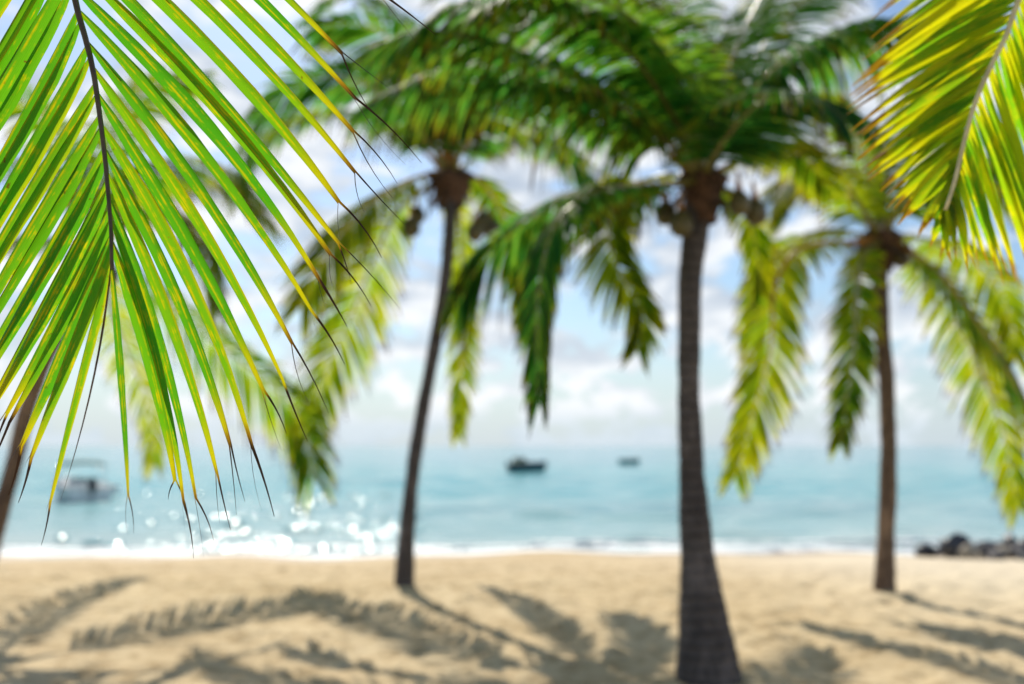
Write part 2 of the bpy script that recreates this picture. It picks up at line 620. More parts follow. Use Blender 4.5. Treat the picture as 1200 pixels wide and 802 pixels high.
def trunk(root, pts, rad, matn):
    c = catmull(pts, 150)
    rr = []
    for k in range(150):
        f = k / 149 * (len(rad) - 1)
        i = min(len(rad) - 2, int(f))
        r = rad[i] + (rad[i + 1] - rad[i]) * (f - i)
        h = (c[k] - c[0]).length
        saw = (h / .085 + .25 * math.sin(h * 9)) % 1.0
        rr.append(r * (1 + .035 * (saw - .5)))
    mb = MB()
    mb.tube(c, rr, 20)
    # weathered trunk: uneven girth and rootlets at the foot
    for i, (x, y_, z_) in enumerate(mb.v):
        nz = mnoise.noise(V((x * 5, y_ * 5, z_ * 2.2))) * .012 + mnoise.noise(V((x * 17, y_ * 17, z_ * 9))) * .006
        ax = c[min(149, i // 21)]
        d = V((x, y_, 0)) - V((ax.x, ax.y, 0))
        if d.length > 1e-4:
            d.normalize()
            if z_ < .45:
                nz += .02 * max(0, .45 - z_) * math.sin(math.atan2(d.y, d.x) * 11)
            mb.v[i] = (x + d.x * nz, y_ + d.y * nz, z_)
    return mb.build('trunk', M[matn], root)


def sheath(root, c, r, hgt, seed):
    """the brown fibrous leaf bases wrapped round the head of the trunk"""
    rng = random.Random(seed)
    mb = MB()
    rows = []
    n, m_ = 18, 9
    for k in range(m_ + 1):
        v = k / m_
        row = []
        for j in range(n):
            a = 2 * math.pi * j / n
            rr = r * (.85 + .75 * v ** 1.5) * (1 + .3 * math.sin(a * 5 + v * 4) * v + rng.uniform(-.1, .1))
            if v > .8:
                rr *= 1 - (v - .8) * 2.6
            row.append(mb.add(c + V((rr * math.cos(a), rr * math.sin(a), -hgt * .55 + v * hgt))))
        rows.append(row)
    for a, b2 in zip(rows, rows[1:]):
        for j in range(n):
            mb.f.append((a[j], a[(j + 1) % n], b2[(j + 1) % n], b2[j]))
    mb.f.append(tuple(rows[-1]))
    for k in range(16):                                # loose hanging strips of fibre, rooted in the sheath
        a = rng.uniform(0, 2 * math.pi)
        d = V((math.cos(a), math.sin(a), 0))
        p = c + d * r * 1.1 + V((0, 0, rng.uniform(-.2, .25) * hgt))
        q1 = p + d * r * rng.uniform(.5, 1.0) + V((0, 0, rng.uniform(.05, .25) * hgt))
        q2 = q1 + d * r * rng.uniform(.1, .6) + V((0, 0, -rng.uniform(.3, .8) * hgt))
        leaflet(mb, p, q1, q2, d, r * .55, 4, R(12), rng.uniform(-.8, .8))
    return mb.build('fibre_sheath', M['fibre'], root)


def coconut(root, p, r, seed):
    rng = random.Random(seed)
    mb = MB()
    n, m_ = 14, 10
    rows = []
    for k in range(m_ + 1):
        th = math.pi * k / m_
        row = []
        for j in range(n):
            a = 2 * math.pi * j / n
            rr = r * math.sin(th) * (1 + .07 * math.cos(3 * a)) * (1 - .12 * math.cos(th))
            row.append(mb.add(p + V((rr * math.cos(a), rr * math.sin(a), r * 1.22 * math.cos(th)))))
        rows.append(row)
    for a, b2 in zip(rows, rows[1:]):
        for j in range(n):
            mb.f.append((a[j], b2[j], b2[(j + 1) % n], a[(j + 1) % n]))
    o = mb.build('coconut', M['coconut_husk'], root)
    sb = MB()
    top = p + V((0, 0, r * 1.16))
    crown = V((rng.uniform(-.02, .02), rng.uniform(-.02, .02), .14))
    sb.tube([top, top + crown * .5, top + crown], [.03, .016, .012], 7)
    sb.build('stalk', M['stalk'], o)
    return o


def palm(label, Y, tpx, rad, crown_px, fronds, matn, coconuts=(), sheath_r=.14, L=.6, W=.034, n=46, seed=1, leaf='leaf_palm', rib_r=.045, group='coconut palms growing out of the sand', lean=0.0, sheath_h=.5):
    pts = [P(x, y_, Y + lean * (k / (len(tpx) - 1)) ** 1.3) for k, (x, y_) in enumerate(tpx)]
    b = V(pts[0])
    root = thing('coconut_palm', (b.x, b.y, 0), label, 'palm tree', group)
    pts[0] = V((b.x, b.y, -.12))
    trunk(root, pts, rad, matn)
    Y += lean
    c = P(*crown_px, Y)
    sheath(root, c - V((0, 0, .08)), sheath_r, sheath_h, seed)
    for i, fd in enumerate(fronds):
        path, kw = fd if isinstance(fd, tuple) else (fd, {})
        pp = [c + V((0, 0, .02))] + [P(x, y_, Y + dy) for x, y_, dy in path]
        k = dict(L=L, W=W, n=n, seed=seed * 100 + i, mat_=leaf, r0=rib_r, rib=('stalk', 'midrib', 'midrib')[i % 3])
        k.update(kw)
        frond(root, pp, **k)
    for i, (x, y_, dy, r) in enumerate(coconuts):
        coconut(root, P(x, y_, Y + dy), r, seed + i)
    return root


Y1 = G(831, 800).y
Y2 = G(473, 690).y
Y3 = G(1035, 698).y
Y4 = G(-28, 690).y

palm('tall coconut palm with a thick flared grey trunk closest to the camera', Y1,
     [(831, 806), (826, 745), (817, 650), (810, 540), (807, 430), (809, 330), (818, 250), (822, 215)],
     [.262, .18, .118, .095, .083, .084, .09, .095], (822, 215),
     [
         ([(783, 180, -.1), (721, 132, -.3), (660, 97, -.5), (597, 80, -.6), (540, 78, -.7), (482, 96, -.7), (436, 118, -.7)], dict(L=.8, droop=1.0)),
         ([(780, 165, -.3), (700, 108, -.8), (610, 66, -1.2), (520, 40, -1.4), (450, 50, -1.5)], dict(L=.75, droop=.8)),
         ([(845, 150, .6), (885, 70, 1.0), (930, 10, 1.4), (1000, -20, 1.7)], dict(L=.75)),
         ([(785, 216, .1), (700, 222, .3), (645, 243, .4), (594, 277, .5), (560, 312, .5), (538, 350, .5)], dict(droop=.95, L=.72, roll=.3)),
         ([(770, 218, -.3), (700, 225, -.8), (655, 258, -1.1), (634, 320, -1.2), (629, 400, -1.2), (631, 470, -1.15)], dict(L=.36, droop=.8)),
         ([(780, 205, .4), (728, 225, .9), (712, 275, 1.2), (730, 325, 1.3), (752, 365, 1.3), (747, 408, 1.3)], dict(L=.46, droop=.45, tintb=.4, roll=.9, mat_='leaf_palm')),
         ([(790, 130, .1), (758, 60, .2), (722, 0, .3), (680, -60, .4), (620, -100, .5)], dict(tintb=.2)),
         ([(838, 130, .1), (862, 60, .3), (890, 0, .5), (930, -60, .7), (990, -90, .9)], dict(tintb=.2)),
         ([(850, 150, -.1), (900, 85, -.3), (950, 54, -.4), (1000, 33, -.5), (1060, 24, -.6), (1118, 22, -.7)], dict(L=.72, droop=1.0, rib='midrib_pale')),
         ([(860, 190, .2), (900, 172, .5), (940, 182, .8), (972, 220, 1.0)], dict(L=.55, tintb=.3, n=64, mat_='leaf_palm')),
         ([(850, 225, .4), (875, 250, .8), (888, 300, 1.0), (892, 345, 1.0)], dict(L=.3, droop=.6, n=50, tintb=.3, mat_='leaf_palm')),
         ([(800, 110, -.5), (760, 40, -1.0), (700, 0, -1.5), (620, -10, -1.9), (560, 10, -2.1)], dict(tintb=.5)),
         ([(800, 120, .3), (760, 20, .8), (690, -50, 1.2), (600, -60, 1.5), (520, -20, 1.6)], dict(tintb=.2)),
         ([(790, 140, -.4), (735, 60, -.9), (650, 14, -1.3), (540, 8, -1.6), (470, 50, -1.7)], dict(L=.8, droop=.8)),
         ([(800, 130, .9), (750, 50, 1.5), (690, 20, 2.0), (640, 30, 2.3), (600, 80, 2.4)], dict(L=.6, tintb=.6, mat_='leaf_palm')),
         [(815, 110, .6), (800, 30, 1.1), (780, -40, 1.5), (740, -80, 1.8)],
         ([(860, 160, .6), (905, 120, 1.2), (960, 110, 1.7), (1005, 140, 2.0)], dict(L=.55)),
         [(845, 170, -.5), (890, 120, -1.0), (950, 112, -1.4), (990, 140, -1.6)],
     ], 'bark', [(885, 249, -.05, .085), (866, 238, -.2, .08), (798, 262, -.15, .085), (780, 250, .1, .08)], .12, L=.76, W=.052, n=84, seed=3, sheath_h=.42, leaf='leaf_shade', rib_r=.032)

palm('slim dark coconut palm with a curved leaning trunk left of the middle', Y2,
     [(473, 690), (477, 620), (486, 540), (499, 460), (513, 385), (524, 310), (528, 250), (528, 215)],
     [.125, .098, .085, .08, .078, .08, .085, .09], (528, 212),
     [
         ([(510, 203, -.1), (467, 216, -.4), (425, 246, -.6), (384, 297, -.8), (352, 360, -.8)], dict(tintb=.35, roll=.6, mat_='leaf_palm')),
         ([(505, 218, .2), (468, 245, .4), (440, 300, .6), (409, 375, .7), (380, 440, .7), (363, 508, .7)], dict(L=.78, droop=.45, tintb=.3, roll=1.2, mat_='leaf_palm')),
         ([(532, 222, .5), (538, 255, 1.1), (542, 330, 1.4), (542, 420, 1.4), (537, 508, 1.3)], dict(L=.42, droop=.5, tintb=.4, mat_='leaf_palm')),
         ([(548, 205, .2), (572, 222, .5), (594, 265, .8), (612, 330, 1.0), (616, 380, 1.0)], dict(L=.5, droop=.5, roll=.8, mat_='leaf_palm')),
         [(555, 185, .2), (600, 160, .5), (655, 175, .8), (700, 230, 1.0)],
         ([(520, 150, .1), (505, 80, .3), (470, 20, .5), (415, -10, .7), (360, 20, .9)], dict(tintb=.2)),
         ([(530, 140, -.3), (545, 60, -.6), (600, 5, -.9), (680, 0, -1.1)], {}),
         ([(515, 160, .4), (480, 100, .9), (420, 70, 1.3), (355, 90, 1.6)], dict(tintb=.3)),
         ([(535, 140, .1), (545, 60, .2), (575, -10, .3), (620, -50, .5)], dict(tintb=.2)),
         ([(500, 180, .2), (445, 140, .4), (380, 130, .6), (318, 160, .8), (275, 225, .8)], dict(tintb=.2)),
         [(505, 170, -.4), (450, 110, -.8), (385, 90, -1.1), (320, 120, -1.3), (290, 170, -1.4)],
         [(545, 170, -.4), (590, 120, -.8), (640, 110, -1.1), (690, 140, -1.3)],
         ([(510, 140, -.5), (480, 70, -.9), (430, 30, -1.2), (370, 30, -1.5)], dict(tintb=.2)),
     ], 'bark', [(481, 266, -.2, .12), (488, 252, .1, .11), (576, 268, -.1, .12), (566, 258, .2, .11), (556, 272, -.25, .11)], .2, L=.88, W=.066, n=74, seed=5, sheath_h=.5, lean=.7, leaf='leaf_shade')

palm('slim brown coconut palm with a straight trunk standing near the dark boulders', Y3,
     [(1035, 698), (1039, 610), (1041, 520), (1038, 440), (1033, 375), (1031, 320), (1032, 285)],
     [.125, .102, .095, .09, .088, .09, .095], (1032, 283),
     [
         ([(1000, 284, -.2), (960, 286, -.5), (926, 300, -.7), (907, 345, -.8), (903, 410, -.8), (884, 480, -.8), (861, 560, -.7)], dict(L=.58, droop=.5, tintb=.45, roll=1.1, n=84)),
         ([(1010, 275, .3), (965, 270, .7), (920, 290, 1.0), (890, 340, 1.2), (880, 400, 1.2)], dict(L=.58, droop=.6, tintb=.45, roll=.8)),
         ([(1012, 300, -.5), (1005, 340, -.8), (999, 420, -.9), (985, 520, -.9)], dict(L=.44, droop=.45, tintb=.15)),
         ([(1060, 290, -.2), (1100, 320, -.5), (1138, 368, -.6), (1172, 420, -.7), (1205, 485, -.7), (1225, 560, -.7)], dict(L=.75, droop=.9)),
         ([(1062, 300, .3), (1110, 350, .6), (1148, 430, .8), (1176, 510, .9), (1194, 596, .9)], dict(L=.62, droop=.5, tintb=.4, roll=-1.1)),
         ([(1062, 276, .4), (1106, 288, .9), (1150, 312, 1.2), (1180, 360, 1.4), (1190, 420, 1.4)], dict(L=.62, droop=.6, tintb=.5, roll=-.6)),
         ([(1010, 255, .1), (975, 225, .3), (935, 225, .5), (905, 260, .7)], dict(tintb=.4, L=.6)),
         ([(1022, 225, .1), (1005, 165, .2), (970, 120, .4), (920, 110, .6)], dict(tintb=.3)),
         [(1040, 220, .1), (1055, 150, .3), (1095, 90, .5), (1150, 70, .7)],
         ([(1055, 250, .3), (1100, 215, .6), (1155, 215, .9), (1205, 255, 1.1)], dict(tintb=.3)),
         ([(1055, 240, -.4), (1105, 200, -.9), (1165, 195, -1.2), (1220, 235, -1.4)], dict(tintb=.2)),
         ([(1010, 245, -.5), (980, 205, -1.0), (940, 200, -1.4), (905, 235, -1.6)], dict(tintb=.3)),
     ], 'bark_warm', [(1010, 300, -.2, .10), (1056, 302, -.15, .10), (1020, 308, .15, .1)], .16, L=.74, W=.060, n=72, seed=8, sheath_h=.5)

palm('coconut palm at the edge whose leaning brown trunk passes behind the sharp frond', Y4,
     [(-28, 690), (-12, 640), (12, 560), (30, 485), (55, 420), (85, 355), (112, 300)],
     [.14, .115, .10, .095, .09, .09, .09], (114, 292),
     [
         ([(150, 262, -.2), (178, 246, -.4), (214, 250, -.6), (243, 300, -.8), (256, 365, -.8)], dict(L=.5, droop=.8)),
         ([(150, 305, .3), (190, 345, .5), (240, 392, .7), (300, 437, .8), (348, 484, .8), (368, 558, .8)], dict(L=.92, droop=.6, n=74, roll=-.8)),
         ([(122, 320, .8), (133, 370, 1.8), (154, 424, 2.6), (175, 480, 3.0), (180, 545, 3.1)], dict(L=.6, droop=.6, tintb=.4, n=62)),
         [(100, 250, .2), (60, 200, .4), (0, 190, .7), (-70, 230, .9), (-110, 310, 1.0)],
         [(80, 285, -.3), (20, 280, -.8), (-50, 320, -1.2), (-90, 400, -1.3)],
         [(120, 220, .1), (135, 150, .3), (180, 100, .5), (240, 90, .7)],
         [(140, 250, .4), (195, 210, .8), (265, 215, 1.1), (320, 265, 1.3)],
         [(95, 230, -.3), (60, 150, -.6), (0, 110, -.9), (-70, 130, -1.1)],
         [(140, 250, -.5), (185, 200, -1.0), (250, 190, -1.4), (300, 230, -1.6)],
     ], 'bark_warm', [(96, 318, -.15, .1), (130, 322, -.1, .1)], .13, L=.74, W=.060, n=70, seed=11, sheath_h=.5)

# ---- the palm that reaches in at the upper left, in focus
rng = random.Random(21)
pc = V((-1.55, .45, 3.0))
root = thing('coconut_palm', (-1.75, .3, 0), 'palm reaching in close above with one sharp backlit green and yellow frond of long blades', 'palm tree', 'coconut palms growing out of the sand')
trunk(root, [V((-1.75, .3, -.12)), V((-1.72, .32, .8)), V((-1.66, .36, 1.8)), V((-1.58, .42, 2.6)), pc], [.2, .13, .11, .105, .1], 'bark_warm')
sheath(root, pc - V((0, 0, .05)), .15, .5, 4)
YH = 1.5
path = [pc, V((-1.25, .8, 3.3)), V((-.93, 1.2, 3.12)), P(40, -265, 1.46), P(62, -130, YH), P(88, 0, YH), P(99, 41, YH), P(109, 82, YH), P(117, 136, YH), P(123, 185, YH), P(127, 230, YH - .01), P(130, 267, YH - .02), P(131, 316, YH - .03)]
rp = catmull(path, 70)
fo = MB()
fo.tube(rp, [.022 * (1 - .93 * (k / 69) ** .55) + .0012 for k in range(70)], 8)
fobj = fo.build('frond', M['midrib_dark'], root)


def rib_at(py, pyk=None):
    """point on the hero midrib whose picture height is py"""
    best, bd = None, 1e9
    for a, b2 in zip(rp[22:], rp[23:]):
        for u in (0, .25, .5, .75):
            q = a.lerp(b2, u)
            d = q - V((0, 0, CAM_H))
            up = (d.z * cP - d.y * sP) / (d.y * cP + d.z * sP)
            e = abs((401 - up * F) - py)
            if e < bd:
                best, bd = q, e
    return best


right = [(-300, 505, 42), (-264, 453, 119), (-228, 470, 176), (-192, 465, 214), (-156, 466, 267), (-121, 440, 300), (-86, 444, 348), (-52, 428, 362),
         (-19, 410, 390), (15, 401, 427), (48, 374, 466), (80, 357, 505), (113, 333, 515), (145, 312, 586), (176, 285, 581), (205, 267, 612), (232, 238, 640), (258, 221, 642), (283, 211, 608)]
for i, (by, tx, ty) in enumerate(right):
    p0 = rib_at(by) + V((.002, 0, 0))
    tip = P(tx, ty, YH + .09 + rng.uniform(-.04, .04))
    d = tip - p0
    L_ = d.length
    perp = V((0, 1, 0)).cross(d).normalized()
    if perp.z < 0:
        perp = -perp
    bow = .055 if i > 3 else .03
    ctl = p0 + d * .5 + perp * L_ * (bow + rng.uniform(-.015, .02)) + V((0, rng.uniform(-.03, .03), 0))
    N = (V((.30, -1, .25)) + V((rng.uniform(-.22, .22), 0, rng.uniform(-.22, .22)))).normalized()
    mb = MB()
    wd = (.039 if i < 15 else .031) * rng.uniform(.88, 1.1)
    leaflet(mb, p0, ctl, tip, N, wd * .92, 14, R(52), rng.uniform(.1, 1.3), rng.random() * .75, True, rng)
    mb.build('leaflet', M['leaf_near'], fobj)
left = [(306, 47, 640), (286, 18, 580), (266, 4, 545), (246, -14, 525), (224, -30, 520), (200, -50, 515), (174, -68, 508), (148, -84, 500), (121, -98, 486), (95, -112, 468), (68, -124, 446),
        (40, -136, 420), (11, -147, 392), (-18, -157, 360), (-48, -167, 325), (-78, -177, 288), (-108, -187, 250), (-138, -197, 210), (-170, -207, 168), (-204, -220, 120), (-240, -232, 66), (-275, -246, 8)]
left = [left[0]] + [e for a, b in zip(left[1:], left[2:]) for e in (a, tuple(x * .5 + y_ * .5 for x, y_ in zip(a, b)))][::1]
left = [left[0]] + [e for k, e in enumerate(left[1:]) if k % 3 != 2]
for i, (by, tx, ty) in enumerate(left):
    p0 = rib_at(by) + V((-.002, 0, 0))
    tx += 34 * max(0, min(1, (i - 9) / 15)) + rng.uniform(-6, 6)
    tip = P(tx, ty, YH + (.09 + rng.uniform(-.03, .05) if i > 1 else .05))
    d = tip - p0
    L_ = d.length
    perp = V((0, 1, 0)).cross(d).normalized()
    if perp.z < 0:
        perp = -perp
    ctl = p0 + d * .45 + perp * L_ * rng.uniform(-.02, .02) + V((0, rng.uniform(-.02, .02), 0))
    N = (V((-.35, -1, .15)) + V((rng.uniform(-.25, .25), 0, rng.uniform(-.25, .25)))).normalized()
    mb = MB()
    leaflet(mb, p0, ctl, tip, N, (.037 if i > 0 else .026) * rng.uniform(.85, 1.1), 14, R(34), rng.uniform(-.5, .3), rng.random() * .8, True, rng)
    mb.build('leaflet', M['leaf_near'], fobj)
mb = MB()
p0, tip = rp[-1] - V((0, 0, -.003)), P(152, 626, YH - .03)
leaflet(mb, p0, p0.lerp(tip, .5) + V((.004, 0, 0)), tip, V((.5, -1, 0)).normalized(), .016, 14, R(48), .5, .2, True, rng)
mb.build('leaflet', M['leaf_near'], fobj)
# a dry thread that hangs from the tip, and the blades nearer the crown
mb = MB()
p0, tip = rib_at(300), P(70, 590, YH + .01)
leaflet(mb, p0, P(121, 430, YH), tip, V((.8, -1, 0)).normalized(), .005, 10, R(50), .5, .9, False, rng)
mb.build('leaflet', M['fibre'], fobj)
for i in range(12):
    k = 10 + i * 1.45
    p = rp[int(k)].lerp(rp[int(k) + 1], k % 1)
    for sd_ in (-1, 1):
        T = (rp[int(k) + 1] - rp[int(k)]).normalized()
        S = T.cross(V((0, 0, 1))).normalized() * sd_
        d = (S * .8 + V((-.15, -.1, .55)) + T * .2).normalized()
        mb = MB()
        leaflet(mb, p, p + d * .22, p + d * .42 + V((0, 0, -.04)), V((0, -.3, 1)), .03, 8, R(35), .3, rng.random() * .7, True, rng)
        mb.build('leaflet', M['leaf_near'], fobj)
for i, a in enumerate((150, 200, 250, 300)):           # its other fronds, behind the viewpoint
    d = V((math.cos(R(a)), math.sin(R(a)), 0))
    frond(root, [pc, pc + d * .5 + V((0, 0, .35)), pc + d * 1.1 + V((0, 0, .42)), pc + d * 1.7 + V((0, 0, .1)), pc + d * 2.1 + V((0, 0, -.5))], seed=500 + i)

# ---- the palm that reaches in at the upper right, a little out of focus
rng = random.Random(33)
pc = V((2.35, 1.35, 3.35))
root = thing('coconut_palm', (2.75, 1.0, 0), 'palm reaching in close above with one soft yellow green frond of dense combed blades', 'palm tree', 'coconut palms growing out of the sand')
trunk(root, [V((2.75, 1.0, -.12)), V((2.7, 1.05, .9)), V((2.6, 1.12, 1.9)), V((2.45, 1.25, 2.8)), pc], [.2, .13, .11, .105, .1], 'bark_warm')
sheath(root, pc - V((0, 0, .05)), .15, .5, 6)
YR = 2.25
path = [pc, V((1.95, 1.75, 3.5)), V((1.55, 2.05, 3.25)), P(1252, -160, 2.2), P(1212, -50, YR), P(1188, 15, YR), P(1179, 42, YR), P(1162, 76, YR), P(1144, 117, YR), P(1131, 162, YR), P(1119, 212, YR), P(1108, 246, YR)]
rp = catmull(path, 80)
fo = MB()
fo.tube(rp, [.020 * (1 - .94 * (k / 79) ** .5) + .0032 for k in range(80)], 8)
fobj = fo.build('frond', M['midrib_pale'], root)
rib_px = rib_at
lt = [(-160, 1080, -60), (-110, 1030, 20), (-60, 1010, 70), (-20, 1003, 110), (20, 1000, 137), (50, 1004, 160), (80, 1008, 185), (110, 1015, 205), (140, 1026, 228), (170, 1046, 252), (195, 1070, 268), (218, 1085, 282), (240, 1098, 296)]
rt = [(-160, 1400, 90), (-110, 1370, 170), (-60, 1335, 240), (-20, 1302, 285), (20, 1276, 312), (60, 1250, 330), (100, 1222, 335), (140, 1195, 332), (180, 1165, 322), (210, 1140, 312), (240, 1114, 300)]


def interp(tab, y_):
    for a, b2 in zip(tab, tab[1:]):
        if y_ <= b2[0]:
            f = (y_ - a[0]) / (b2[0] - a[0])
            return a[1] + (b2[1] - a[1]) * f, a[2] + (b2[2] - a[2]) * f
    return tab[-1][1:]


for side_, tab in ((-1, lt), (1, rt)):
    nL = 47
    for i in range(nL):
        by = -158 + (244 + 158) * (i / (nL - 1)) ** .9
        p0 = rib_px(by)
        tx, ty = interp(tab, by)
        tip = P(tx + rng.uniform(-9, 9), ty + rng.uniform(-10, 10), YR + .14 + rng.uniform(-.06, .06))
        d = tip - p0
        L_ = d.length
        ctl = p0 + d * .5 + V((0, 0, 1)) * L_ * (.07 + rng.uniform(-.02, .03)) + V((0, rng.uniform(-.05, .04), 0))
        N = (V((.25 * side_, -1, .35)) + V((rng.uniform(-.2, .2), 0, rng.uniform(-.2, .2)))).normalized()
        mb = MB()
        leaflet(mb, p0, ctl, tip, N, .036 * rng.uniform(.85, 1.1), 9, R(28), rng.uniform(-.4, .4), rng.random(), False, rng)
        mb.build('leaflet', M['leaf_side'], fobj)
for i, a in enumerate((-20, 40, -70, -120)):
    d = V((math.cos(R(a)), math.sin(R(a)), 0))
    frond(root, [pc, pc + d * .5 + V((0, 0, .35)), pc + d * 1.1 + V((0, 0, .42)), pc + d * 1.7 + V((0, 0, .1)), pc + d * 2.1 + V((0, 0, -.5))], seed=600 + i)

# ------------------------------------------------------------------ ground
SEA_Z = -.80
SHORE_Y = (CAM_H - SEA_Z) * F / 124.0


def ground_z(x, y_):
    f = min(1.0, max(0.0, (y_ - 10.5) / 4.0))
    g = min(1.0, max(0.0, (y_ - 17.0) / 4.0))
    lobes = .045 * math.sin(x * .33 + .6) + .03 * math.sin(x * .87 + 1) + .02 * math.sin(x * 1.9)
    return -(max(0.0, y_ - 12.5) * .80 / (SHORE_Y - 12.5)) * (f * f * (3 - 2 * f)) + lobes * g


def axis(lo, hi, fine, ext, k):
    a = list(np.arange(lo, hi + 1e-6, fine))
    x, s = hi, fine
    while x < ext[1]:
        s *= k
        x += s
        a.append(x)
    x, s = lo, fine
    while x > ext[0]:
        s *= k
        x -= s
        a.insert(0, x)
    return a


xs = axis(-8, 8, .07, (-600, 600), 1.16)
ys = axis(5.5, 17, .07, (-400, 70), 1.12)
rng = random.Random(5)
prints = {}
for k in range(1500):                                   # footprints trodden into the dry sand
    fx, fy, fa = rng.uniform(-9, 9), rng.uniform(5, 18), rng.uniform(0, math.pi)
    for ix in range(int(fx * 2) - 1, int(fx * 2) + 3):
        for iy in range(int(fy * 2) - 1, int(fy * 2) + 3):
            prints.setdefault((ix, iy), []).append((fx, fy, fa, rng.uniform(.018, .042)))
feet = [(G(px_, py_).x, G(px_, py_).y) for px_, py_ in ((831, 800), (473, 690), (1035, 698), (-28, 690))]
vs = []
for y_ in ys:
    for x in xs:
        zz = ground_z(x, y_)
        near = -12 < x < 12 and 3 < y_ < 22
        if near:
            fade = 1.0 if y_ < 17 else max(0.0, (22 - y_) / 5)
            zz += fade * (.035 * mnoise.noise(V((x * .9, y_ * .9, 0))) + .022 * mnoise.noise(V((x * 2.7, y_ * 2.7, 4))) + .012 * mnoise.noise(V((x * 6, y_ * 6, 9))))
            for bx_, by_ in feet:
                zz += .05 * math.exp(-((x - bx_) ** 2 + (y_ - by_) ** 2) / .16)
            for fx, fy, fa, dp in prints.get((int(x * 2), int(y_ * 2)), ()):
                dx, dy = x - fx, y_ - fy
                a_ = (dx * math.cos(fa) + dy * math.sin(fa)) / .15
                b_ = (-dx * math.sin(fa) + dy * math.cos(fa)) / .085
                q = a_ * a_ + b_ * b_
                if q < 9:
                    zz += fade * dp * (-math.exp(-q) + .45 * math.exp(-(math.sqrt(q) - 1.7) ** 2 * 3))
        vs.append((x, y_, zz))
nx = len(xs)
fs = [(r_ * nx + c_, r_ * nx + c_ + 1, (r_ + 1) * nx + c_ + 1, (r_ + 1) * nx + c_) for r_ in range(len(ys) - 1) for c_ in range(nx - 1)]
me = bpy.data.meshes.new('sand_beach')
me.from_pydata(vs, [], fs)
me.polygons.foreach_set('use_smooth', [True] * len(me.polygons))
me.materials.append(M['sand'])
o = bpy.data.objects.new('sand_beach', me)
COL.objects.link(o)
tag(o, 'trodden pale golden sand beach under the palms', None, None, 'structure')

# ------------------------------------------------------------------ sea
NC, NR = 720, 470
rows_y = (SHORE_Y - 3.5) * (9000 / (SHORE_Y - 3.5)) ** np.linspace(0, 1, NR)
cx = np.linspace(-1, 1, NC)
cx = np.sign(cx) * (np.abs(cx) ** 1.25)
Yg = np.repeat(rows_y[:, None], NC, 1)
Xg = cx[None, :] * (1.15 * Yg + 14)
rs = np.random.RandomState(12)
Zg = np.zeros_like(Xg)
for k in range(46):
    lam = np.exp(rs.uniform(math.log(.9), math.log(7.0)))
    th = rs.normal(-math.pi / 2, .55)
    amp = .0046 * lam ** .9
    cell = np.maximum(np.gradient(Yg, axis=0), np.abs(np.gradient(Xg, axis=1)))
    att = np.clip(1.6 - 3.2 * cell / lam, 0, 1)
    Zg += amp * att * np.sin(2 * math.pi / lam * (Xg * math.cos(th) + Yg * math.sin(th)) + rs.uniform(0, 6.28))
Zg *= np.clip((Yg - SHORE_Y + 1.5) / 6.0, .15, 1)
# one low swell breaking on the shore
bx = SHORE_Y + 2.4 + .5 * np.sin(Xg * .21) + .25 * np.sin(Xg * .63 + 1)
Zg += np.clip((Xg - .5) / 3.0, .06, 1) * (.025 + .015 * np.sin(Xg * .33 + 2)) * np.exp(-((Yg - bx) / .55) ** 2)
me = bpy.data.meshes.new('sea')
me.vertices.add(NC * NR)
me.vertices.foreach_set('co', np.stack([Xg, Yg, Zg], -1).astype(np.float32).ravel())
ii = (np.arange(NR - 1)[:, None] * NC + np.arange(NC - 1)[None, :]).ravel()
quads = np.stack([ii, ii + 1, ii + NC + 1, ii + NC], -1).astype(np.int32)
me.loops.add(quads.size)
me.loops.foreach_set('vertex_index', quads.ravel())
me.polygons.add(len(quads))
me.polygons.foreach_set('loop_start', np.arange(0, quads.size, 4, dtype=np.int32))
me.polygons.foreach_set('use_smooth', np.ones(len(quads), dtype=bool))
me.update(calc_edges=True)
me.validate()
me.materials.append(M['sea'])
o = bpy.data.objects.new('sea', me)
COL.objects.link(o)
o.location.z = SEA_Z
tag(o, 'calm turquoise sea with small ripples reaching the horizon', None, None, 'structure')

# foam: the spent wave along the sand and the crest of the swell
fm = MB()
rng = random.Random(9)


def foam_run(x0, x1, yc, hw, hgt, step=.12, zb=SEA_Z):
    nxx = int((x1 - x0) / step)
    rows = []
    for i in range(nxx + 1):
        x = x0 + (x1 - x0) * i / nxx
        y0 = yc(x)
        wv = hw * (.55 + .75 * max(-.4, mnoise.noise(V((x * .5, yc(0), 3)))) + .3 * mnoise.noise(V((x * 2.3, 1, 8))))
        wv = max(.05, wv)
        row = []
        for j in range(7):
            u = j / 6 * 2 - 1
            h = hgt * (1 - u * u) * (.6 + .7 * mnoise.noise(V((x * 1.3, u * 2, 5)))) + .03 * mnoise.noise(V((x * 5, u * 3, 2))) * (1 - u * u)
            yj = y0 + u * wv + .08 * mnoise.noise(V((x * 3.1, u, 6)))
            zg = max(zb, ground_z(x, yj)) if yj < SHORE_Y + 2 else zb
            row.append(fm.add((x, yj, zg + .008 + max(0, h) - (.02 if j in (0, 6) else 0))))
        rows.append(row)
    for a, b2 in zip(rows, rows[1:]):
        for j in range(6):
            fm.f.append((a[j], b2[j], b2[j + 1], a[j + 1]))


foam_run(-40, 40, lambda x: SHORE_Y - .2 + .35 * math.sin(x * .3) + .25 * math.sin(x * .81 + 2), .75, .06)
foam_run(-40, 40, lambda x: SHORE_Y + 1.0 + .3 * math.sin(x * .27 + 1) + .2 * math.sin(x * .9), .45, .09)
foam_run(.5, 40, lambda x: SHORE_Y + 2.2 + .5 * math.sin(x * .21) + .25 * math.sin(x * .63 + 1), .2, .07)
o = fm.build('sea_foam', M['foam'])
tag(o, 'white foam of small waves along the water edge', None, None, 'stuff')

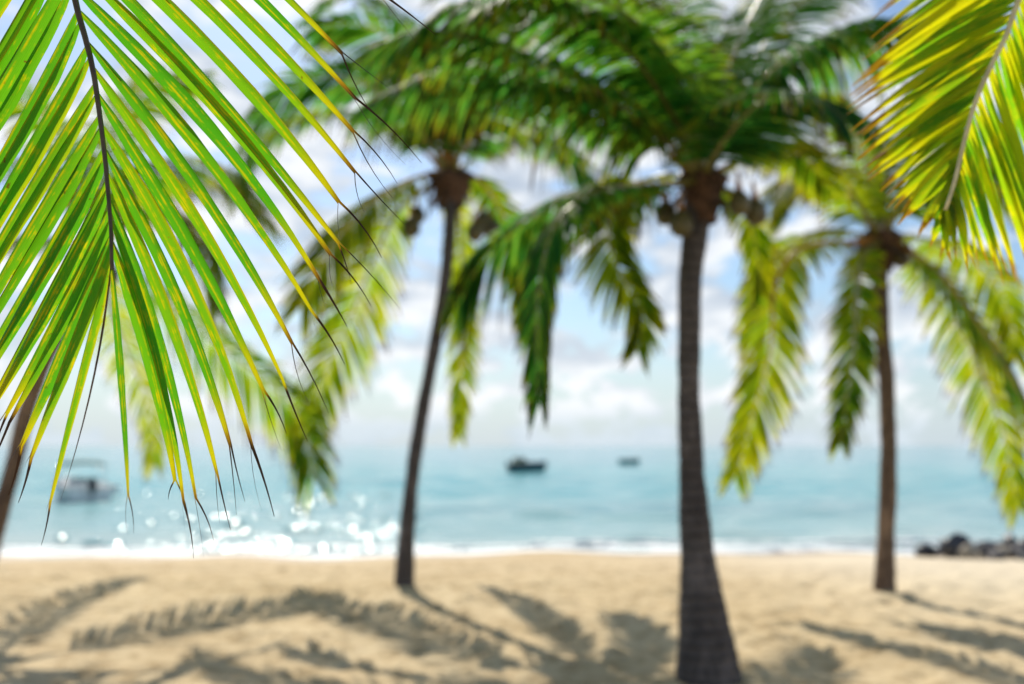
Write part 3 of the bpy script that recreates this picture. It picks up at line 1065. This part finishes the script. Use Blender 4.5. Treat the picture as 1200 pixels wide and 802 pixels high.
# sun-catching wavelets between the shore and the anchored boats
rng = random.Random(14)
wm = MB()


def wavelet(x, y_, rx, ry, tilt, rz):
    hx, hy = rx * math.sin(tilt), ry * math.sin(tilt)
    hh = ry * (1 - math.cos(tilt))
    n, m_ = 24, 9
    top = wm.add((x, y_, SEA_Z + hh + .03))
    prev = None
    for k in range(1, m_ + 1):
        f = k / m_
        row = []
        for j in range(n):
            a = 2 * math.pi * j / n
            dx, dy = hx * f * math.cos(a), hy * f * math.sin(a)
            row.append(wm.add((x + dx * math.cos(rz) - dy * math.sin(rz), y_ + dx * math.sin(rz) + dy * math.cos(rz), SEA_Z + .03 + hh * (1 - f * f) - (.06 if k == m_ else 0))))
        for j in range(n):
            if prev is None:
                wm.f.append((top, row[j], row[(j + 1) % n]))
            else:
                wm.f.append((prev[j], row[j], row[(j + 1) % n], prev[(j + 1) % n]))
        prev = row


for k in range(80):
    wavelet(rng.uniform(-9.2, -2.4), SHORE_Y + abs(rng.gauss(0, .8)) + .2, rng.uniform(.2, .6), rng.uniform(.2, .5), R(26), rng.gauss(0, .2))
for k in range(95):
    q = rng.random()
    wavelet(min(-2.2 - q, rng.gauss(-5.0, 2.9)) * (1 + q * .6), SHORE_Y + 1.2 + 28 * q ** 1.5, rng.uniform(.25, 1.0), rng.uniform(.3, .8), R(26), rng.gauss(0, .2))
o = wm.build('sea_ripples', M['ripple'])
tag(o, 'sparkling wavelets under the sun', None, None, 'stuff')

# ------------------------------------------------------------------ boats


def loft(mb, secs):
    """secs: list of rings of equal length"""
    rows = [[mb.add(p) for p in ring] for ring in secs]
    for a, b2 in zip(rows, rows[1:]):
        for j in range(len(a) - 1):
            mb.f.append((a[j], b2[j], b2[j + 1], a[j + 1]))
    return rows


def hull_mb(L, B, H, flare=.12, sheer=.25, draft=.2, wall=.06):
    """open hull, stern at x=0, bow at x=L; outer skin, gunwale and inner skin in one mesh"""
    mb = MB()
    secs = []
    n = 16
    for k in range(n + 1):
        f = k / n
        x = L * f
        hb = B / 2 * (1 - max(0, (f - .42) / .58) ** 2.1)
        hb = max(hb, .012)
        top = H + sheer * f * f
        kx = -draft * (1 - max(0, (f - .7) / .3) ** 2 * 1.6)
        xr = x + flare * 2 * f * f
        outer = [V((xr, s * hb, top)) for s in (1,)]
        ring = [V((xr, hb, top)), V((x + flare * f * f, hb * (1 - flare * .6), top * .45)), V((x, hb * .72, kx * .35)), V((x, 0, kx)),
                V((x, -hb * .72, kx * .35)), V((x + flare * f * f, -hb * (1 - flare * .6), top * .45)), V((xr, -hb, top))]
        ib = max(hb - wall, .004)
        inner = [V((xr - .02 * f, -ib, top)), V((x - .03 * f, -ib * .8, .12)), V((x - .03 * f, 0, .10)), V((x - .03 * f, ib * .8, .12)), V((xr - .02 * f, ib, top)), V((xr, hb, top))]
        secs.append(ring + inner)
    rows = loft(mb, secs)
    r0 = rows[0]
    mb.f.append((r0[0], r0[1], r0[5], r0[6]))           # transom, outside
    mb.f.append((r0[1], r0[2], r0[3], r0[4], r0[5]))
    mb.f.append(tuple(r0[7:12]))
    return mb


def boat(name, loc, yaw, label, cat='boat', group=None):
    o = thing(name, loc, label, cat, group)
    o.rotation_euler = (0, 0, yaw)
    return o


def part(mb, name, matn, parent, smooth=False):
    """build in the thing's own space (no world offset)"""
    sv = MB.build
    me_parent = parent
    class _N:
        pass
    o = mb.build(name, M[matn], None, smooth)
    o.parent = me_parent
    return o


def bars(mb, segs, r):
    for a, b2 in segs:
        mb.tube([V(a), V(b2)], [r, r], 8)


# motor boat with sun top, stern towards the beach
p = G(106, 588, SEA_Z)
bt = boat('motor_boat', (p.x, p.y, SEA_Z + .02), R(124), 'small white motor boat with teal sun top and dark outboard motor')
hl = part(hull_mb(5.4, 2.15, .62, .16, .35), 'hull', 'hull_white', bt, True)
mb = MB()
mb.box((-.025, 0, .28), (.05, 1.75, .46))
part(mb, 'transom_panel', 'hull_white', bt)
mb = MB()
for s in (-1, 1):
    pts = [V((L_, s * (1.10 if L_ < 2.4 else 1.10 * (1 - ((L_ - 2.3) / 3.1) ** 2.1)), .60 + .35 * (L_ / 5.4) ** 2)) for L_ in (0, 1, 2, 3, 4, 4.9)]
    mb.tube(pts, [.05] * 6, 8)
part(mb, 'rub_rail', 'hull_teal', hl, True)
mb = MB()                                               # outboard: cowl, leg, skeg
secs = []
for zz, a, b_ in ((.42, .16, .13), (.55, .23, .19), (.8, .26, .21), (.98, .22, .18), (1.06, .12, .1)):
    secs.append([V((-.32 + a * math.cos(q * math.pi / 6), b_ * math.sin(q * math.pi / 6), zz)) for q in range(13)])
rows = loft(mb, secs)
mb.f.append(tuple(rows[-1][:-1]))
mb.f.append(tuple(reversed(rows[0][:-1])))
ob_ = part(mb, 'outboard_motor', 'boat_dark', bt, True)
mb = MB()
mb.box((-.32, 0, .08), (.16, .1, .7))
part(mb, 'drive_leg', 'boat_grey', ob_)
mb = MB()
mb.box((-.12, 0, .5), (.2, .24, .16))
part(mb, 'clamp_bracket', 'boat_grey', ob_)
mb = MB()                                               # console with windscreen
secs = [[V((2.35, -.5, .12)), V((2.35, .5, .12)), V((3.05, .5, .12)), V((3.05, -.5, .12)), V((2.35, -.5, .12))],
        [V((2.4, -.48, .72)), V((2.4, .48, .72)), V((2.95, .45, .7)), V((2.95, -.45, .7)), V((2.4, -.48, .72))]]
rows = loft(mb, secs)
mb.f.append(tuple(rows[-1][:-1]))
cs = part(mb, 'console', 'hull_white', bt)
mb = MB()
mb.box((2.9, 0, .82), (.03, .86, .24))
part(mb, 'windscreen', 'boat_glass', cs)
for s in (-1, 1):
    mb = MB()
    secs = [[V((.35 + a, s * (.28 + b_), zz)) for a, b_ in ((0, 0), (.5, 0), (.5, .5), (0, .5), (0, 0))] for zz in (.12, .52, .56)]
    rows = loft(mb, secs)
    mb.f.append(tuple(rows[-1][:-1]))
    part(mb, 'seat', 'boat_grey', bt)
mb = MB()                                               # curved sun top
secs = []
for k in range(9):
    f = k / 8
    x = 1.2 + 1.9 * f
    secs.append([V((x, yy, 1.62 + .10 * math.sin(math.pi * f) + .09 * (1 - (yy / .86) ** 2))) for yy in np.linspace(-.86, .86, 9)] +
                [V((x, yy, 1.53 + .10 * math.sin(math.pi * f) + .09 * (1 - (yy / .86) ** 2))) for yy in np.linspace(.86, -.86, 9)])
rows = loft(mb, secs)
for k in range(8):
    mb.f.append((rows[k][-1], rows[k + 1][-1], rows[k + 1][0], rows[k][0]))
cv = part(mb, 'sun_top', 'canvas', bt, True)
for s in (-1, 1):
    for x0, x1 in ((1.3, 2.1), (3.0, 2.2)):
        mb = MB()
        mb.tube([V((x1, s * 1.03, .62)), V((x0, s * .87, 1.61))], [.02, .02], 8)
        part(mb, 'pole', 'alloy', cv, True)
for s, x in ((-1, .5), (1, .8)):
    mb = MB()
    c0 = V((x, s * 1.2, .42))
    mb.tube([c0 + V((0, 0, d_)) for d_ in (-.26, -.2, -.05, .1, .2, .26)], [.03, .1, .13, .13, .1, .03], 12)
    part(mb, 'fender', 'hull_white', bt, True)

# dark cabin boat at anchor further out
p = G(614, 553.5, SEA_Z)
bt = boat('cabin_boat', (p.x - 1.3, p.y - .6, SEA_Z), R(24), 'dark teal boat with a low pale cabin anchored in the middle of the bay')
hl = part(hull_mb(3.6, 1.5, .75, .14, .3), 'hull', 'hull_teal', bt, True)
mb = MB()
secs = []
for zz, x0, x1, hb in ((.5, .35, 1.75, .5), (1.0, .42, 1.55, .47), (1.32, .5, 1.35, .42)):
    secs.append([V((x0, -hb, zz)), V((x0, hb, zz)), V((x1, hb, zz)), V((x1, -hb, zz)), V((x0, -hb, zz))])
rows = loft(mb, secs)
cb = part(mb, 'cabin', 'boat_tan', bt)
mb = MB()
mb.box((.92, 0, 1.36), (1.1, 1.02, .07))
part(mb, 'roof', 'hull_white', cb)
for s in (-1, 1):
    mb = MB()
    mb.box((.95, s * .475, 1.08), (.6, .05, .24))
    part(mb, 'window', 'boat_glass', cb)
mb = MB()
bars(mb, [((.9, 0, 1.38), (.9, 0, 2.1))], .025)
part(mb, 'mast', 'alloy', bt)
mb = MB()
secs = [[V((2.1 + a, b_, zz)) for a, b_ in ((0, -.4), (0, .4), (.7, .3), (.7, -.3), (0, -.4))] for zz in (.5, .95)]
rows = loft(mb, secs)
mb.f.append(tuple(rows[-1][:-1]))
part(mb, 'locker', 'boat_dark', bt)
mb = MB()
secs = []
for zz, a, b_ in ((.45, .1, .09), (.6, .17, .14), (.9, .18, .14), (1.05, .08, .07)):
    secs.append([V((-.22 + a * math.cos(q * math.pi / 6), b_ * math.sin(q * math.pi / 6), zz)) for q in range(13)])
rows = loft(mb, secs)
mb.f.append(tuple(rows[-1][:-1]))
part(mb, 'outboard_motor', 'boat_dark', bt, True)

# open skiff, the farthest
p = G(737, 544, SEA_Z)
bt = boat('open_skiff', (p.x - 1.35, p.y, SEA_Z), R(4), 'tiny low green skiff floating farthest out near the horizon')
hl = part(hull_mb(2.7, 1.1, .62, .12, .16), 'hull', 'hull_green', bt, True)
for x in (.6, 1.5):
    mb = MB()
    mb.box((x, 0, .42), (.22, .98, .04))
    part(mb, 'thwart', 'boat_tan', bt)

# ------------------------------------------------------------------ boulders at the water line
def boulder_mesh(seed, sub=3):
    import bmesh
    bm = bmesh.new()
    bmesh.ops.create_icosphere(bm, subdivisions=sub, radius=1)
    rg = random.Random(seed)
    off = V((rg.uniform(0, 50), rg.uniform(0, 50), rg.uniform(0, 50)))
    planes = [(V((rg.gauss(0, 1), rg.gauss(0, 1), rg.gauss(0, 1))).normalized(), rg.uniform(.62, .88)) for _ in range(9)]
    for v in bm.verts:
        p_ = v.co.copy()
        for n_, d_ in planes:                            # broken faces
            k = p_.dot(n_) - d_
            if k > 0:
                p_ -= n_ * k * .9
        p_ *= 1 + .16 * mnoise.noise(p_ * 1.6 + off) + .07 * mnoise.noise(p_ * 4.5 + off)
        v.co = p_
    me_ = bpy.data.meshes.new('boulder')
    bm.to_mesh(me_)
    bm.free()
    me_.polygons.foreach_set('use_smooth', [True] * len(me_.polygons))
    return me_


RG = 'boulders heaped at the water edge'
rocks = [
    # px, py(base), radius x, y, z (m), material, label
    (1084, 648, .28, .26, .24, 'rock_dark', 'black boulder lying alone at the beach end of the rock heap'),
    (1098, 643, .24, .22, .16, 'rock_grey', 'flat grey rock behind the black boulder at the end of the heap'),
    (1120, 650, .46, .4, .42, 'rock_dark', 'big black boulder that stands highest beside the pale one'),
    (1134, 652, .38, .3, .25, 'rock_pale', 'pale tan boulder among the black rocks'),
    (1129, 640, .3, .3, .3, 'rock_dark', 'black rock behind the pale tan boulder'),
    (1152, 651, .34, .3, .26, 'rock_grey', 'dark grey rock next to the pale tan boulder'),
    (1150, 655, .11, .1, .1, 'rock_pale', 'small rusty stone at the foot of the dark grey rock'),
    (1158, 641, .36, .3, .3, 'rock_dark', None),
    (1168, 656, .30, .22, .18, 'rock_grey', 'low grey slab lying in front on the sand'),
    (1176, 651, .26, .22, .2, 'rock_pale', 'tan stone between two black boulders and the low grey slab'),
    (1184, 642, .38, .3, .36, 'rock_dark', None),
    (1182, 646, .17, .16, .2, 'rock_pale', 'small pinkish stone wedged between black boulders'),
    (1196, 652, .34, .3, .28, 'rock_grey', None),
    (1206, 645, .4, .36, .36, 'rock_dark', None),
    (1202, 658, .2, .2, .14, 'rock_dark', 'low black stone lying in front on the sand'),
    (1166, 640, .3, .3, .24, 'rock_grey', None),
    (1224, 652, .42, .4, .34, 'rock_dark', None),
    (1244, 646, .46, .4, .36, 'rock_dark', None),
]
for i, (px, py, rx, ry, rz, mn, lb) in enumerate(rocks):
    me_ = boulder_mesh(60 + i)
    me_.materials.append(M[mn])
    o = bpy.data.objects.new('boulder', me_)
    COL.objects.link(o)
    q = G(px, py, -.62)
    o.location = (q.x, q.y, max(SEA_Z, ground_z(q.x, q.y)) + rz * .40)
    o.scale = (rx * .8, ry * .8, rz * .9)
    o.rotation_euler = (0, 0, i * 1.7)
    tag(o, lb or ('black boulder in the thick of the rock heap' if mn == 'rock_dark' else 'mid grey rock in the thick of the rock heap'), 'boulder', RG)

# ------------------------------------------------------------------ render settings
sc.view_settings.view_transform = 'Standard'
sc.view_settings.look = 'None'
sc.view_settings.exposure = 0.0
sc.view_settings.gamma = 1.0
sc.view_settings.use_curve_mapping = False
sc.render.engine = 'CYCLES'
sc.cycles.max_bounces = 10
sc.cycles.diffuse_bounces = 4
sc.cycles.transmission_bounces = 6
sc.cycles.sample_clamp_indirect = 8
sc.cycles.use_denoising = True
